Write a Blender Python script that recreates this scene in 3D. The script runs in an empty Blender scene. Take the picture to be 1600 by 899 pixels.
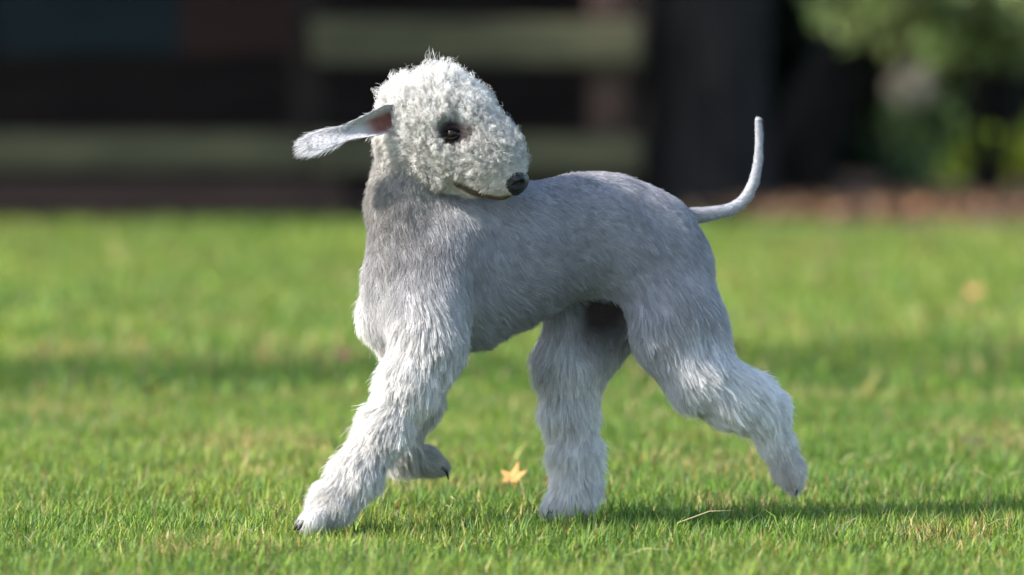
import bpy, math
import numpy as np
from mathutils import Vector
from mathutils.bvhtree import BVHTree
from mathutils.kdtree import KDTree

rng = np.random.default_rng(11)
scene = bpy.context.scene
COL = scene.collection

# ------------------------------------------------------------------ camera, sky, sun, exposure
CAM_H, LENS, PITCH = 0.60, 200.0, math.radians(2.65)
FPX = LENS / 36.0 * 1600.0
cd = bpy.data.cameras.new("camera"); cam = bpy.data.objects.new("camera", cd); COL.objects.link(cam)
cam.location = (0, 0, CAM_H); cam.rotation_euler = (math.radians(90) - PITCH, 0, 0)
cd.lens = LENS; cd.sensor_width = 36.0; cd.clip_start = 0.1; cd.clip_end = 2000
cd.dof.use_dof = True; cd.dof.focus_distance = 6.80; cd.dof.aperture_fstop = 3.3
scene.camera = cam

SUN_EL = math.radians(35); SUN_AZ = math.atan2(-0.95, -0.29)      # sun on the left, a little behind the camera
sunv = Vector((math.sin(SUN_AZ) * math.cos(SUN_EL), math.cos(SUN_AZ) * math.cos(SUN_EL), math.sin(SUN_EL)))
world = bpy.data.worlds.new("World"); scene.world = world; world.use_nodes = True
wn = world.node_tree.nodes; wl = world.node_tree.links
sky = wn.new("ShaderNodeTexSky"); sky.sky_type = 'NISHITA'; sky.sun_disc = False
sky.sun_elevation = SUN_EL; sky.sun_rotation = SUN_AZ % (2 * math.pi)
wl.new(sky.outputs[0], wn["Background"].inputs[0]); wn["Background"].inputs[1].default_value = 0.15
sd = bpy.data.lights.new("sun", 'SUN'); sd.energy = 4.6; sd.angle = math.radians(3.0); sd.color = (1.0, 0.95, 0.87)
sun = bpy.data.objects.new("sun", sd); COL.objects.link(sun); sun.rotation_euler = sunv.to_track_quat('Z', 'Y').to_euler()
sun.location = (0, 0, 20)
scene.view_settings.view_transform = 'Standard'; scene.view_settings.look = 'None'
scene.view_settings.exposure = 1.33; scene.view_settings.gamma = 1.0
scene.view_settings.use_curve_mapping = False
scene.render.engine = 'CYCLES'
scene.cycles.use_denoising = True
scene.cycles.max_bounces = 6; scene.cycles.diffuse_bounces = 3; scene.cycles.transmission_bounces = 4
scene.cycles_curves.shape = 'RIBBONS'

def at(px, py, Y):
    """point at depth Y that lies on the line of sight of photo pixel (px, py)"""
    a = (px - 800.0) / FPX; b = -(py - 449.5) / FPX
    d = np.array([a, math.cos(PITCH) + b * math.sin(PITCH), -math.sin(PITCH) + b * math.cos(PITCH)])
    return np.array([0, 0, CAM_H]) + d * (Y / d[1])

# ------------------------------------------------------------------ helpers
def tag(o, label=None, cat=None, group=None, kind=None):
    if label: o["label"] = label
    if cat: o["category"] = cat
    if group: o["group"] = group
    if kind: o["kind"] = kind
    return o

def link(name, data, parent=None):
    o = bpy.data.objects.new(name, data); COL.objects.link(o)
    if parent is not None:
        o.parent = parent
        o.matrix_parent_inverse = parent.matrix_basis.inverted()
    return o

def empty(name, loc):
    o = bpy.data.objects.new(name, None); COL.objects.link(o); o.location = Vector(loc); o.empty_display_size = 0.05
    return o

def np_mesh(name, V, faces, mat=None, col=None, smooth=True):
    """faces: list of index arrays (n x 3 or n x 4)"""
    V = np.asarray(V, dtype=np.float32)
    me = bpy.data.meshes.new(name)
    loops = np.concatenate([np.asarray(f).ravel() for f in faces if len(f)]).astype(np.int32)
    sizes = np.concatenate([np.full(len(f), np.asarray(f).shape[1]) for f in faces if len(f)]).astype(np.int32)
    starts = np.concatenate([[0], np.cumsum(sizes)[:-1]]).astype(np.int32)
    me.vertices.add(len(V)); me.vertices.foreach_set("co", V.ravel())
    me.loops.add(len(loops)); me.loops.foreach_set("vertex_index", loops)
    me.polygons.add(len(sizes)); me.polygons.foreach_set("loop_start", starts)
    me.polygons.foreach_set("use_smooth", np.full(len(sizes), smooth))
    me.update(calc_edges=True)
    if col is not None:
        ca = me.color_attributes.new("col", 'FLOAT_COLOR', 'POINT')
        c4 = np.ones((len(V), 4), np.float32); c4[:, :3] = col
        ca.data.foreach_set("color", c4.ravel())
    if mat: me.materials.append(mat)
    me.validate()
    return me

def nodes_of(name):
    m = bpy.data.materials.new(name); m.use_nodes = True
    nt = m.node_tree
    return m, nt, nt.nodes["Principled BSDF"], nt.nodes["Material Output"]

def mat_noise(name, c1, c2, scale=5.0, rough=0.8, bump=0.3, stretch=(1, 1, 1), detail=6.0, spec=0.3):
    m, nt, p, out = nodes_of(name)
    tc = nt.nodes.new("ShaderNodeTexCoord"); mp = nt.nodes.new("ShaderNodeMapping")
    mp.inputs["Scale"].default_value = stretch
    n = nt.nodes.new("ShaderNodeTexNoise"); n.inputs["Scale"].default_value = scale; n.inputs["Detail"].default_value = detail
    r = nt.nodes.new("ShaderNodeValToRGB")
    r.color_ramp.elements[0].position = 0.32; r.color_ramp.elements[1].position = 0.68
    r.color_ramp.elements[0].color = (*c1, 1); r.color_ramp.elements[1].color = (*c2, 1)
    b = nt.nodes.new("ShaderNodeBump"); b.inputs["Strength"].default_value = bump; b.inputs["Distance"].default_value = 0.02
    nt.links.new(tc.outputs["Object"], mp.inputs[0]); nt.links.new(mp.outputs[0], n.inputs["Vector"])
    nt.links.new(n.outputs["Fac"], r.inputs[0]); nt.links.new(r.outputs[0], p.inputs["Base Color"])
    nt.links.new(n.outputs["Fac"], b.inputs["Height"]); nt.links.new(b.outputs[0], p.inputs["Normal"])
    p.inputs["Roughness"].default_value = rough; p.inputs["Specular IOR Level"].default_value = spec
    return m

def mat_attr(name, attr="col", rough=0.7, spec=0.2, trans=0.0, gain=1.0):
    """colour from an attribute, with part of the light passing through (blades, leaves, hair)"""
    m, nt, p, out = nodes_of(name)
    a = nt.nodes.new("ShaderNodeAttribute"); a.attribute_name = attr
    nt.links.new(a.outputs["Color"], p.inputs["Base Color"])
    p.inputs["Roughness"].default_value = rough; p.inputs["Specular IOR Level"].default_value = spec
    if trans > 0:
        t = nt.nodes.new("ShaderNodeBsdfTranslucent"); mx = nt.nodes.new("ShaderNodeMixShader")
        mx.inputs[0].default_value = trans
        nt.links.new(a.outputs["Color"], t.inputs["Color"])
        nt.links.new(p.outputs[0], mx.inputs[1]); nt.links.new(t.outputs[0], mx.inputs[2]); nt.links.new(mx.outputs[0], out.inputs["Surface"])
    return m

def vnoise(P, scale, seed=0):
    """smooth value noise in 0..1, P is n x 2 or n x 3"""
    P = np.asarray(P, float) * scale + 100.0 + seed * 17.3
    if P.shape[1] == 2: P = np.c_[P, np.zeros(len(P))]
    i = np.floor(P).astype(np.int64); f = P - i; f = f * f * (3 - 2 * f)
    def h(x, y, z):
        n = (x * 374761393 + y * 668265263 + z * 2147483647 + seed * 974634777) & 0xFFFFFFFF
        n = ((n ^ (n >> 13)) * 1274126177) & 0xFFFFFFFF
        return ((n ^ (n >> 16)) & 0xFFFF) / 65535.0
    r = 0
    for dx in (0, 1):
        for dy in (0, 1):
            for dz in (0, 1):
                w = (f[:, 0] if dx else 1 - f[:, 0]) * (f[:, 1] if dy else 1 - f[:, 1]) * (f[:, 2] if dz else 1 - f[:, 2])
                r = r + w * h(i[:, 0] + dx, i[:, 1] + dy, i[:, 2] + dz)
    return r

def smoothstep(a, b, x):
    t = np.clip((x - a) / (b - a), 0, 1); return t * t * (3 - 2 * t)

def box_data(name, sx, sy, sz, mat, bev=0.006, wob=0.0, seed=0):
    """a bevelled bar centred on its own middle, a little uneven"""
    import bmesh
    bm = bmesh.new(); bmesh.ops.create_cube(bm, size=1.0)
    bmesh.ops.scale(bm, vec=(sx, sy, sz), verts=bm.verts)
    bmesh.ops.bevel(bm, geom=list(bm.edges), offset=bev, segments=1, affect='EDGES')
    r = np.random.default_rng(seed)
    for v in bm.verts: v.co += Vector(r.normal(0, wob, 3))
    me = bpy.data.meshes.new(name); bm.to_mesh(me); bm.free(); me.materials.append(mat)
    return me

def tube(path, radii, sides=10, wob=0.0, seed=0):
    """rings along a path: vertices, quads, cap triangles"""
    path = np.asarray(path, float); n = len(path); r = np.random.default_rng(seed)
    T = np.gradient(path, axis=0); T /= np.linalg.norm(T, axis=1)[:, None]
    ref = np.array([0.13, 0.97, 0.2]); V = []
    for k in range(n):
        a = np.cross(T[k], ref); a /= np.linalg.norm(a); b = np.cross(T[k], a)
        for j in range(sides):
            th = 2 * math.pi * j / sides
            V.append(path[k] + (a * math.cos(th) + b * math.sin(th)) * radii[k] * (1 + r.normal(0, wob)))
    Q = [[k * sides + j, k * sides + (j + 1) % sides, (k + 1) * sides + (j + 1) % sides, (k + 1) * sides + j] for k in range(n - 1) for j in range(sides)]
    V.append(path[0]); V.append(path[-1]); i0, i1 = len(V) - 2, len(V) - 1
    Tt = [[i0, (j + 1) % sides, j] for j in range(sides)] + [[i1, (n - 1) * sides + j, (n - 1) * sides + (j + 1) % sides] for j in range(sides)]
    return np.array(V), np.array(Q), np.array(Tt)

def join_tubes(tubes):
    V, Q, T, o = [], [], [], 0
    for v, q, t in tubes:
        V.append(v); Q.append(q + o); T.append(t + o); o += len(v)
    return np.concatenate(V), [np.concatenate(Q), np.concatenate(T)]

def leaf_cloud(C, size, r, cols, droop=0.3):
    """one pointed, slightly folded leaf (two triangles each side) at every centre"""
    n = len(C)
    d = r.normal(0, 1, (n, 3)); d[:, 2] -= droop; d /= np.linalg.norm(d, axis=1)[:, None]
    u = r.normal(0, 1, (n, 3)); s = np.cross(d, u); s /= np.linalg.norm(s, axis=1)[:, None]; nn = np.cross(d, s)
    L = (size * r.uniform(0.6, 1.3, n))[:, None]
    V = np.stack([C - d * L * .5, C + s * L * .28 + nn * L * .10, C + d * L * .5, C - s * L * .28 + nn * L * .10], 1).reshape(-1, 3)
    b = np.arange(n) * 4
    F = np.concatenate([np.c_[b, b + 1, b + 2], np.c_[b, b + 2, b + 3]])
    return V, F, np.repeat(cols, 4, axis=0)

# ------------------------------------------------------------------ SDF modelling (smooth union of tapered limbs, then surface nets)
def cone_dist(P, a, b, ra, rb):
    ba = b - a; L2 = max(float(ba @ ba), 1e-12)
    t = np.clip((P - a) @ ba / L2, 0, 1)
    return np.linalg.norm(P - a - t[:, None] * ba, axis=1) - (ra + (rb - ra) * t)

class Prim:
    def __init__(s, a, b, ra, rb, k=1.0, axis=None, blend=0.02, attr=None, cut=False):
        s.a, s.b, s.ra, s.rb, s.k, s.axis, s.blend, s.attr, s.cut = np.array(a, float), np.array(b, float), ra, rb, k, axis, blend, attr, cut
    def dist(s, P):
        a, b = s.a, s.b
        if s.k != 1.0:
            f = 1.0 / s.k - 1.0; n = s.axis
            P = P + ((P - a) @ n * f)[:, None] * n
            b = b + ((b - a) @ n * f) * n
            return cone_dist(P, a, b, s.ra, s.rb) * (0.5 + 0.5 * s.k)
        return cone_dist(P, a, b, s.ra, s.rb)

def sdf_mesh(prims, h):
    lo = np.min([np.minimum(p.a - p.ra, p.b - p.rb) for p in prims if not p.cut], axis=0) - 3 * h
    hi = np.max([np.maximum(p.a + p.ra, p.b + p.rb) for p in prims if not p.cut], axis=0) + 3 * h
    n = np.ceil((hi - lo) / h).astype(int) + 1
    ax = [lo[i] + h * np.arange(n[i]) for i in range(3)]
    D = np.full(n, 1.0)
    for p in prims:
        m = p.blend + 3 * h
        plo = np.minimum(p.a - p.ra, p.b - p.rb) - m; phi = np.maximum(p.a + p.ra, p.b + p.rb) + m
        i0 = np.clip(np.floor((plo - lo) / h).astype(int), 0, n - 1); i1 = np.clip(np.ceil((phi - lo) / h).astype(int) + 1, 1, n)
        sl = tuple(slice(i0[i], i1[i]) for i in range(3))
        G = np.stack(np.meshgrid(*[ax[i][sl[i]] for i in range(3)], indexing='ij'), -1).reshape(-1, 3)
        d = p.dist(G).reshape(D[sl].shape); o = D[sl]; k = p.blend
        if p.cut:
            hh = np.clip(0.5 + 0.5 * (o + d) / k, 0, 1)                    # smooth max(o, -d)
            hh = np.clip(0.5 - 0.5 * (o + d) / k, 0, 1)
            D[sl] = o * (1 - hh) + (-d) * hh + k * hh * (1 - hh)
        else:
            hh = np.clip(0.5 + 0.5 * (o - d) / k, 0, 1)
            D[sl] = o * (1 - hh) + d * hh - k * hh * (1 - hh)
    # naive surface nets
    S = D < 0
    nx, ny, nz = n - 1
    cnt = np.zeros((nx, ny, nz)); acc = np.zeros((nx, ny, nz, 3))
    corners = [(i, j, k) for i in (0, 1) for j in (0, 1) for k in (0, 1)]
    def sub(A, c): return A[c[0]:c[0] + nx, c[1]:c[1] + ny, c[2]:c[2] + nz]
    for c in corners:
        for axi in range(3):
            if c[axi] == 0:
                e = list(c); e[axi] = 1; e = tuple(e)
                a, b = sub(D, c), sub(D, e); cr = sub(S, c) != sub(S, e)
                t = np.where(cr, a / np.where(cr, a - b, 1), 0)
                off = np.zeros((nx, ny, nz, 3)); off[..., 0] = c[0]; off[..., 1] = c[1]; off[..., 2] = c[2]
                off[..., axi] += t
                acc += off * cr[..., None]; cnt += cr
    act = cnt > 0; idx = np.full(act.shape, -1); idx[act] = np.arange(act.sum())
    I = np.argwhere(act)
    V = lo + h * (I + acc[act] / cnt[act][:, None])
    Q = []
    for axi in range(3):
        o1, o2 = [(1, 2), (2, 0), (0, 1)][axi]
        e = [0, 0, 0]; e[axi] = 1
        A = S[:n[0] - e[0], :n[1] - e[1], :n[2] - e[2]]; B = S[e[0]:, e[1]:, e[2]:]
        P = np.argwhere(A != B)
        P = P[(P[:, o1] > 0) & (P[:, o2] > 0) & np.all(P < np.array([nx, ny, nz]) , axis=1)]
        u = np.zeros(3, int); u[o1] = 1; w = np.zeros(3, int); w[o2] = 1
        g = lambda X: idx[X[:, 0], X[:, 1], X[:, 2]]
        q = np.c_[g(P - u - w), g(P - w), g(P), g(P - u)]
        inside = A[P[:, 0], P[:, 1], P[:, 2]]
        q[~inside] = q[~inside][:, ::-1]
        Q.append(q)
    Q = np.concatenate(Q); Q = Q[(Q >= 0).all(1)]
    return V, Q

def vert_normals(V, Q):
    fn = np.cross(V[Q[:, 2]] - V[Q[:, 0]], V[Q[:, 3]] - V[Q[:, 1]])
    N = np.zeros_like(V)
    for j in range(4): np.add.at(N, Q[:, j], fn)
    return N / np.maximum(np.linalg.norm(N, axis=1), 1e-12)[:, None]

# ------------------------------------------------------------------ setting: ground, lawn, soil border
GZ = -0.016
soil_mat = mat_noise("lawn_soil", (0.035, 0.05, 0.014), (0.06, 0.10, 0.02), scale=9, bump=0.6)
xs = np.array([-400, -60, -12, -6, -3, 0, 3, 6, 12, 60, 400.]); ys = np.array([-200, -20, 0, 4, 8, 12, 17.2, 24, 60, 300, 1500.])
gx, gy = np.meshgrid(xs, ys, indexing='ij'); nX, nY = gx.shape
gv = np.c_[gx.ravel(), gy.ravel(), np.full(gx.size, GZ)]
gi = np.arange(gx.size).reshape(nX, nY)
gq = np.stack([gi[:-1, :-1], gi[1:, :-1], gi[1:, 1:], gi[:-1, 1:]], -1).reshape(-1, 4)
tag(link("ground", np_mesh("ground", gv, [gq], soil_mat)), kind="structure")

def lawn_edge(x):            # far edge of the lawn
    return 17.56 + 0.02 * np.sin(x * 1.7) + (0.06 * np.sin(x * 4.1 + 1) - 0.42) * smoothstep(0.35, 1.0, x)

border_mat = mat_noise("bare_soil", (0.085, 0.055, 0.040), (0.17, 0.115, 0.085), scale=14, bump=0.8)
bx_ = np.linspace(-9, 9, 181); by_ = np.linspace(0, 1, 41)
X, T_ = np.meshgrid(bx_, by_, indexing='ij'); Yb = lawn_edge(X) - 0.15 + T_ * 9.0
Zb = GZ + 0.004 + 0.05 * smoothstep(0, 0.08, T_) * vnoise(np.c_[X.ravel(), Yb.ravel()], 2.3, 4).reshape(X.shape) + 0.02 * smoothstep(0, .05, T_)
bi = np.arange(X.size).reshape(X.shape)
bq = np.stack([bi[:-1, :-1], bi[1:, :-1], bi[1:, 1:], bi[:-1, 1:]], -1).reshape(-1, 4)
tag(link("soil_border", np_mesh("soil_border", np.c_[X.ravel(), Yb.ravel(), Zb.ravel()], [bq], border_mat)), kind="structure")

grass_mat = mat_attr("grass_blade", rough=0.55, spec=0.25, trans=0.38)
def blades(n, x0, x1, y0, y1, h, w, seed, persp=0.0, skip=False, fresh=(0.120, 0.215, 0.026), lime=(0.250, 0.315, 0.048)):
    r = np.random.default_rng(seed)
    y = r.uniform(y0, y1, n); x = r.uniform(x0, x1, n)
    if persp:                                  # narrower strip near the camera
        x = x * (persp + (1 - persp) * (y - y0) / (y1 - y0))
    ok = y < lawn_edge(x) - 0.02 + r.normal(0, 0.05, n)
    if skip:                                   # only round the two fine strips
        hw = np.where(y < 9.2, 1.5 * (.72 + .28 * (y - 5.6) / 3.6), 3.2 * (.6 + .4 * (y - 9.2) / 8.4))
        ok &= (np.abs(x) > hw) | (y < 5.6)
    x, y = x[ok], y[ok]; n = len(x)
    P2 = np.c_[x, y]
    # tufty height and hue
    tuft = 0.55 * vnoise(P2, 9, 1) + 0.45 * vnoise(P2, 28, 2)
    H = h * (0.30 + 1.10 * tuft) * r.uniform(0.55, 1.25, n)
    tall = r.random(n) < 0.012; H[tall] *= 1.45
    W = w * r.uniform(0.6, 1.25, n)
    th = r.uniform(0, 2 * math.pi, n); lean = np.abs(r.normal(0.50, 0.38, n)); lean2 = lean + np.abs(r.normal(0.35, 0.3, n))
    dirx, diry = np.cos(th), np.sin(th)
    ph = th + math.pi / 2 + r.normal(0, .5, n); sx, sy = np.cos(ph) * W / 2, np.sin(ph) * W / 2
    def pt(t, ln): return np.c_[x + dirx * H * t * np.sin(ln), y + diry * H * t * np.sin(ln), GZ + H * t * np.cos(ln)]
    p0 = np.c_[x, y, np.full(n, GZ - 0.002)]; p1 = pt(0.55, lean)
    p2 = p1 + np.c_[dirx * np.sin(lean2), diry * np.sin(lean2), np.cos(lean2)] * (H * 0.5)[:, None]
    s = np.c_[sx, sy, np.zeros(n)]
    V = np.stack([p0 - s * .8, p0 + s * .8, p1 - s, p1 + s, p2], 1).reshape(-1, 3)
    b = np.arange(n) * 5
    Fq = np.c_[b, b + 1, b + 3, b + 2]; Ft = np.c_[b + 2, b + 3, b + 4]
    # colours: fresh green, yellow-green, bluish green, dry straw
    m1 = vnoise(P2, 1.6, 5); m2 = vnoise(P2, 7.0, 6)
    fresh, lime = np.array(fresh), np.array(lime); blue = np.array([0.110, 0.200, 0.065]); dry = np.array([0.40, 0.32, 0.135]); rust = np.array([0.24, 0.13, 0.035])
    k = r.random(n)
    c = fresh + (lime - fresh) * smoothstep(0.25, .8, 0.45 * m1 + 0.35 * m2 + 0.3 * k - .1)[:, None]
    c = np.where((r.random(n) < 0.18)[:, None], blue, c)
    pd = 0.06 + 0.20 * smoothstep(0.55, 0.85, vnoise(P2, 4.5, 9))
    q = r.random(n); c = np.where((q < pd)[:, None], dry, c); c = np.where(((q > 1 - pd * 0.35))[:, None], rust, c)
    c = c * r.uniform(0.55, 1.5, n)[:, None]
    return V, Fq, Ft, np.repeat(c, 5, axis=0)

tagged = dict(kind="stuff")
V, Fq, Ft, c = blades(380000, -1.5, 1.5, 5.6, 9.2, 0.032, 0.0018, 1, persp=0.72, fresh=(.108, .200, .024), lime=(.210, .280, .042))
r = np.random.default_rng(77); n = 260                                # long dry stalks lying through the turf
sx_, sy_ = r.uniform(-1.1, 1.1, n), r.uniform(5.7, 9.0, n); th = r.uniform(0, 6.28, n); ll = r.uniform(.03, .085, n); up = np.abs(r.normal(.25, .25, n))
p0 = np.c_[sx_, sy_, GZ + r.uniform(.006, .022, n)]; dd = np.c_[np.cos(th) * np.cos(up), np.sin(th) * np.cos(up), np.sin(up)] * ll[:, None]
ss = np.c_[-np.sin(th), np.cos(th), np.full(n, .6)] * .0007; mid = p0 + dd * .55 + np.c_[np.zeros((n, 2)), .006 * np.ones(n)]
Vs = np.stack([p0 - ss, p0 + ss, mid - ss, mid + ss, p0 + dd], 1).reshape(-1, 3); b = np.arange(n) * 5 + len(V)
V = np.concatenate([V, Vs]); Fq = np.concatenate([Fq, np.c_[b, b + 1, b + 3, b + 2]]); Ft = np.concatenate([Ft, np.c_[b + 2, b + 3, b + 4]])
c = np.concatenate([c, np.repeat(np.array([.46, .40, .22]) * r.uniform(.6, 1.15, (n, 1)), 5, axis=0)])
tag(link("grass", np_mesh("grass", V, [Fq, Ft], grass_mat, c)), "short green lawn grass with dry straw blades around the dog", "grass", kind="stuff")
V1, Fq1, Ft1, c1 = blades(150000, -3.2, 3.2, 9.2, 17.6, 0.042, 0.0045, 2, persp=0.6)
V2, Fq2, Ft2, c2 = blades(90000, -9, 9, 3.0, 17.6, 0.042, 0.007, 3, skip=True)
keep = None
o = len(V1)
tag(link("far_grass", np_mesh("far_grass", np.concatenate([V1, V2]), [np.concatenate([Fq1, Fq2 + o]), np.concatenate([Ft1, Ft2 + o])], grass_mat, np.concatenate([c1, c2]))),
    "bright sunlit lawn grass stretching back to the fence", "grass", kind="stuff")

# ------------------------------------------------------------------ post-and-rail fence and boarded fence behind it
moss_wood = mat_noise("mossy_wood", (0.044, 0.041, 0.024), (0.092, 0.088, 0.046), scale=6, stretch=(0.6, 3, 3), bump=0.5)
brown_wood = mat_noise("brown_wood", (0.030, 0.017, 0.013), (0.055, 0.032, 0.025), scale=7, stretch=(0.5, 3, 3), bump=0.5)
tar_wood = mat_noise("tarred_wood", (0.009, 0.007, 0.007), (0.020, 0.015, 0.014), scale=7, stretch=(0.4, 3, 3), bump=0.5, spec=.1)
teal_wood = mat_noise("teal_stained_wood", (0.005, 0.014, 0.018), (0.009, 0.022, 0.027), scale=7, stretch=(0.4, 3, 3), bump=0.5)
red_wood = mat_noise("red_brown_wood", (0.026, 0.011, 0.009), (0.042, 0.018, 0.014), scale=7, stretch=(0.4, 3, 3), bump=0.5)
FY = 17.65
def fx(px, Y=FY): return (px - 800) / FPX * Y
fence = empty("rail_fence", (fx(485), FY, GZ))
tag(fence, "old wooden post and rail fence with mossy rails at the lawn edge", "fence")
post_px = [-560, -40, 485, 952]
for k, px in enumerate(post_px):
    me = box_data("post", 0.12, 0.11, 1.30, brown_wood if px == 952 else tar_wood, 0.012, 0.003, k)
    p = link("post", me, fence); p.location = (fx(px), FY, GZ + 0.62)
def rail(px0, px1, z, hgt, mat, seed, dy=-0.08):
    x0, x1 = fx(px0), fx(px1)
    me = box_data("rail", x1 - x0, 0.045, hgt, mat, 0.012, 0.004, seed)
    p = link("rail", me, fence); p.location = ((x0 + x1) / 2, FY + dy, z)
    p.rotation_euler = (0, math.radians(rng.normal(0, 0.25)), 0)
rail(-620, 478, 0.205, 0.125, moss_wood, 11); rail(482, 1000, 0.200, 0.130, moss_wood, 12)
rail(488, 1000, 0.545, 0.135, moss_wood, 13)
rail(-620, 478, 0.90, 0.13, moss_wood, 14); rail(482, 1000, 0.90, 0.13, moss_wood, 15)
kb = link("kickboard", box_data("kickboard", fx(540) - fx(-620), 0.05, 0.135, brown_wood, 0.01, 0.004, 16), fence)
kb.location = ((fx(540) + fx(-620)) / 2, FY - 0.085, GZ + 0.067)

BY = 18.9
bfence = empty("board_fence", (0, BY, GZ))
tag(bfence, "dark tarred fence of horizontal boards behind the rail fence", "fence")
bays = [(-5.2, -3.4), (-3.4, -1.72), (-1.72, -1.10), (-1.10, -0.62), (-0.62, 0.75)]
for bi_, (x0, x1) in enumerate(bays):
    q = link("post", box_data("post", 0.09, 0.09, 1.95, tar_wood, 0.008, 0.002, 40 + bi_), bfence); q.location = (x0, BY + 0.07, GZ + 0.95)
    for row in range(11):
        z = GZ + 0.09 + row * 0.168
        mt = tar_wood
        if row >= 3 and bi_ in (1, 2): mt = teal_wood if bi_ == 1 else teal_wood
        if row >= 3 and bi_ == 3: mt = red_wood
        b = link("board", box_data("board", x1 - x0 + 0.004, 0.022, 0.186, mt, 0.004, 0.0015, 60 + row), bfence)
        b.location = ((x0 + x1) / 2, BY + rng.normal(0, .004), z); b.rotation_euler = (math.radians(4), 0, 0)
q = link("post", box_data("post", 0.09, 0.09, 1.95, tar_wood, 0.008, 0.002, 55), bfence); q.location = (0.75, BY + 0.07, GZ + 0.95)

# ------------------------------------------------------------------ trees and shrubs
bark = mat_noise("dark_bark", (0.010, 0.009, 0.009), (0.028, 0.024, 0.024), scale=9, stretch=(3, 3, 0.5), bump=1.0, spec=.1)
leaf_mat = mat_attr("leaf", rough=0.5, spec=0.3, trans=0.25)
def crown_pts(n, centre, radii, r, clumps=60, spread=0.22):
    c = r.normal(0, 1, (clumps, 3)); c /= np.linalg.norm(c, axis=1)[:, None]; c *= r.uniform(0.25, 1.0, clumps)[:, None] ** 0.5
    k = r.integers(0, clumps, n)
    p = c[k] + r.normal(0, spread, (n, 3)) * r.uniform(.6, 1.3, clumps)[k][:, None]
    return np.array(centre) + p * np.array(radii), k
def open_gaps(P, r):
    """crown leaves dropped to let sun reach the lawn, the soil and the shrub"""
    sv = np.array(sunv); g0 = P - sv * ((P[:, 2] - 0.0) / sv[2])[:, None]; g1 = P - sv * ((P[:, 2] - 0.5) / sv[2])[:, None]
    a = g0[:, 1] < 17.35
    b = (g0[:, 0] > .75) & (g0[:, 0] < 3) & (g0[:, 1] < 18.4)
    c = (g1[:, 0] > 1.0) & (g1[:, 0] < 2.4) & (g1[:, 1] > 18.2) & (g1[:, 1] < 20.0)
    d_ = (g0[:, 0] > 1.2) & (g0[:, 0] < 2.6) & (g0[:, 1] > 19.8) & (g0[:, 1] < 20.8)
    return ~(a | ((b | c | d_) & (r.random(len(P)) < .9)))
def leaf_cols(n, base, var, r): return np.array(base) * np.exp(r.normal(0, var, (n, 1))) * r.uniform(0.9, 1.1, (n, 3))
def tree(name, base, trunk, limbs, crown, leaf, colour, label, group=None, nleaf=20000, clumps=70, seed=0, spread=0.2):
    r = np.random.default_rng(seed)
    e = empty(name, base)
    tubes = [tube(*trunk, sides=18, wob=0.05, seed=seed)] + [tube(pp, rr, sides=8, wob=0.05, seed=seed + 1 + i) for i, (pp, rr) in enumerate(limbs)]
    V, F = join_tubes(tubes)
    link("trunk", np_mesh("trunk", V, F, bark), e)
    P, k = crown_pts(nleaf, crown[0], crown[1], r, clumps, spread)
    if base[1] > 12:
        kp = open_gaps(P, r); P, k = P[kp], k[kp]; nleaf = len(P)
    tone = np.exp(r.normal(0, 0.25, clumps))[k][:, None]
    V, F, c = leaf_cloud(P, leaf, r, leaf_cols(nleaf, colour, 0.2, r) * tone)
    link("crown", np_mesh("crown", V, [F], leaf_mat, c, smooth=False), e)
    return tag(e, label, "tree", group)

tx = fx(1090, 17.9)
trunk_path = [(tx, 17.9, GZ - .1), (tx + .01, 17.9, 0.05), (tx + .0, 17.9, .25), (tx + .01, 17.9, .8), (tx - .02, 17.9, 1.6), (tx - .1, 17.9, 2.6), (tx - .3, 17.9, 4.2)]
trunk_r = [0.29, 0.25, 0.225, 0.215, 0.20, 0.17, 0.08]
limbs = [([(tx, 17.9, 1.5), (tx - 1.2, 17.7, 2.3), (tx - 3.0, 17.4, 2.9), (tx - 4.8, 17.1, 3.2)], [.11, .09, .06, .03]),
         ([(tx, 17.9, 1.8), (tx + 1.0, 17.8, 2.6), (tx + 2.6, 17.8, 3.1)], [.10, .08, .03]),
         ([(tx, 17.9, 2.1), (tx - .6, 16.9, 3.0), (tx - 1.6, 15.6, 3.6)], [.09, .07, .03]),
         ([(tx, 17.9, 2.2), (tx + .2, 19.2, 3.1), (tx + .3, 20.6, 3.6)], [.09, .07, .03]),
         ([(tx - .1, 17.9, 2.8), (tx - 2.0, 18.4, 3.8), (tx - 3.6, 18.8, 4.3)], [.08, .06, .02])]
tree("dark_tree", (tx, 17.9, GZ), (trunk_path, trunk_r), limbs, ((-1.6, 18.3, 3.5), (6.2, 3.4, 1.6)), 0.20, (0.035, 0.06, 0.018),
     "large tree with thick dark trunk standing beside the rail fence", nleaf=42000, clumps=170, seed=5, spread=0.16)
# second, leaning stem to the right of it
sx = fx(1240, 19.2)
stem = [(sx, 19.2, GZ - .05), (sx + .04, 19.2, .18), (sx + .12, 19.2, .38), (sx + .26, 19.2, .62), (sx + .6, 19.2, 1.2), (sx + 1.0, 19.3, 2.0), (sx + 1.3, 19.4, 2.9)]
tree("leaning_tree", (sx, 19.2, GZ), (stem, [.13, .115, .105, .095, .08, .06, .03]), [([(sx + .6, 19.2, 1.2), (sx + .4, 19.0, 1.8), (sx + .5, 18.7, 2.4)], [.05, .04, .015])],
     ((sx + 1.3, 19.2, 2.6), (1.3, 1.2, 0.9)), 0.10, (0.035, 0.06, 0.016), "slim leaning tree between the thick dark trunk and the shrub", nleaf=9000, clumps=50, seed=8)
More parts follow.
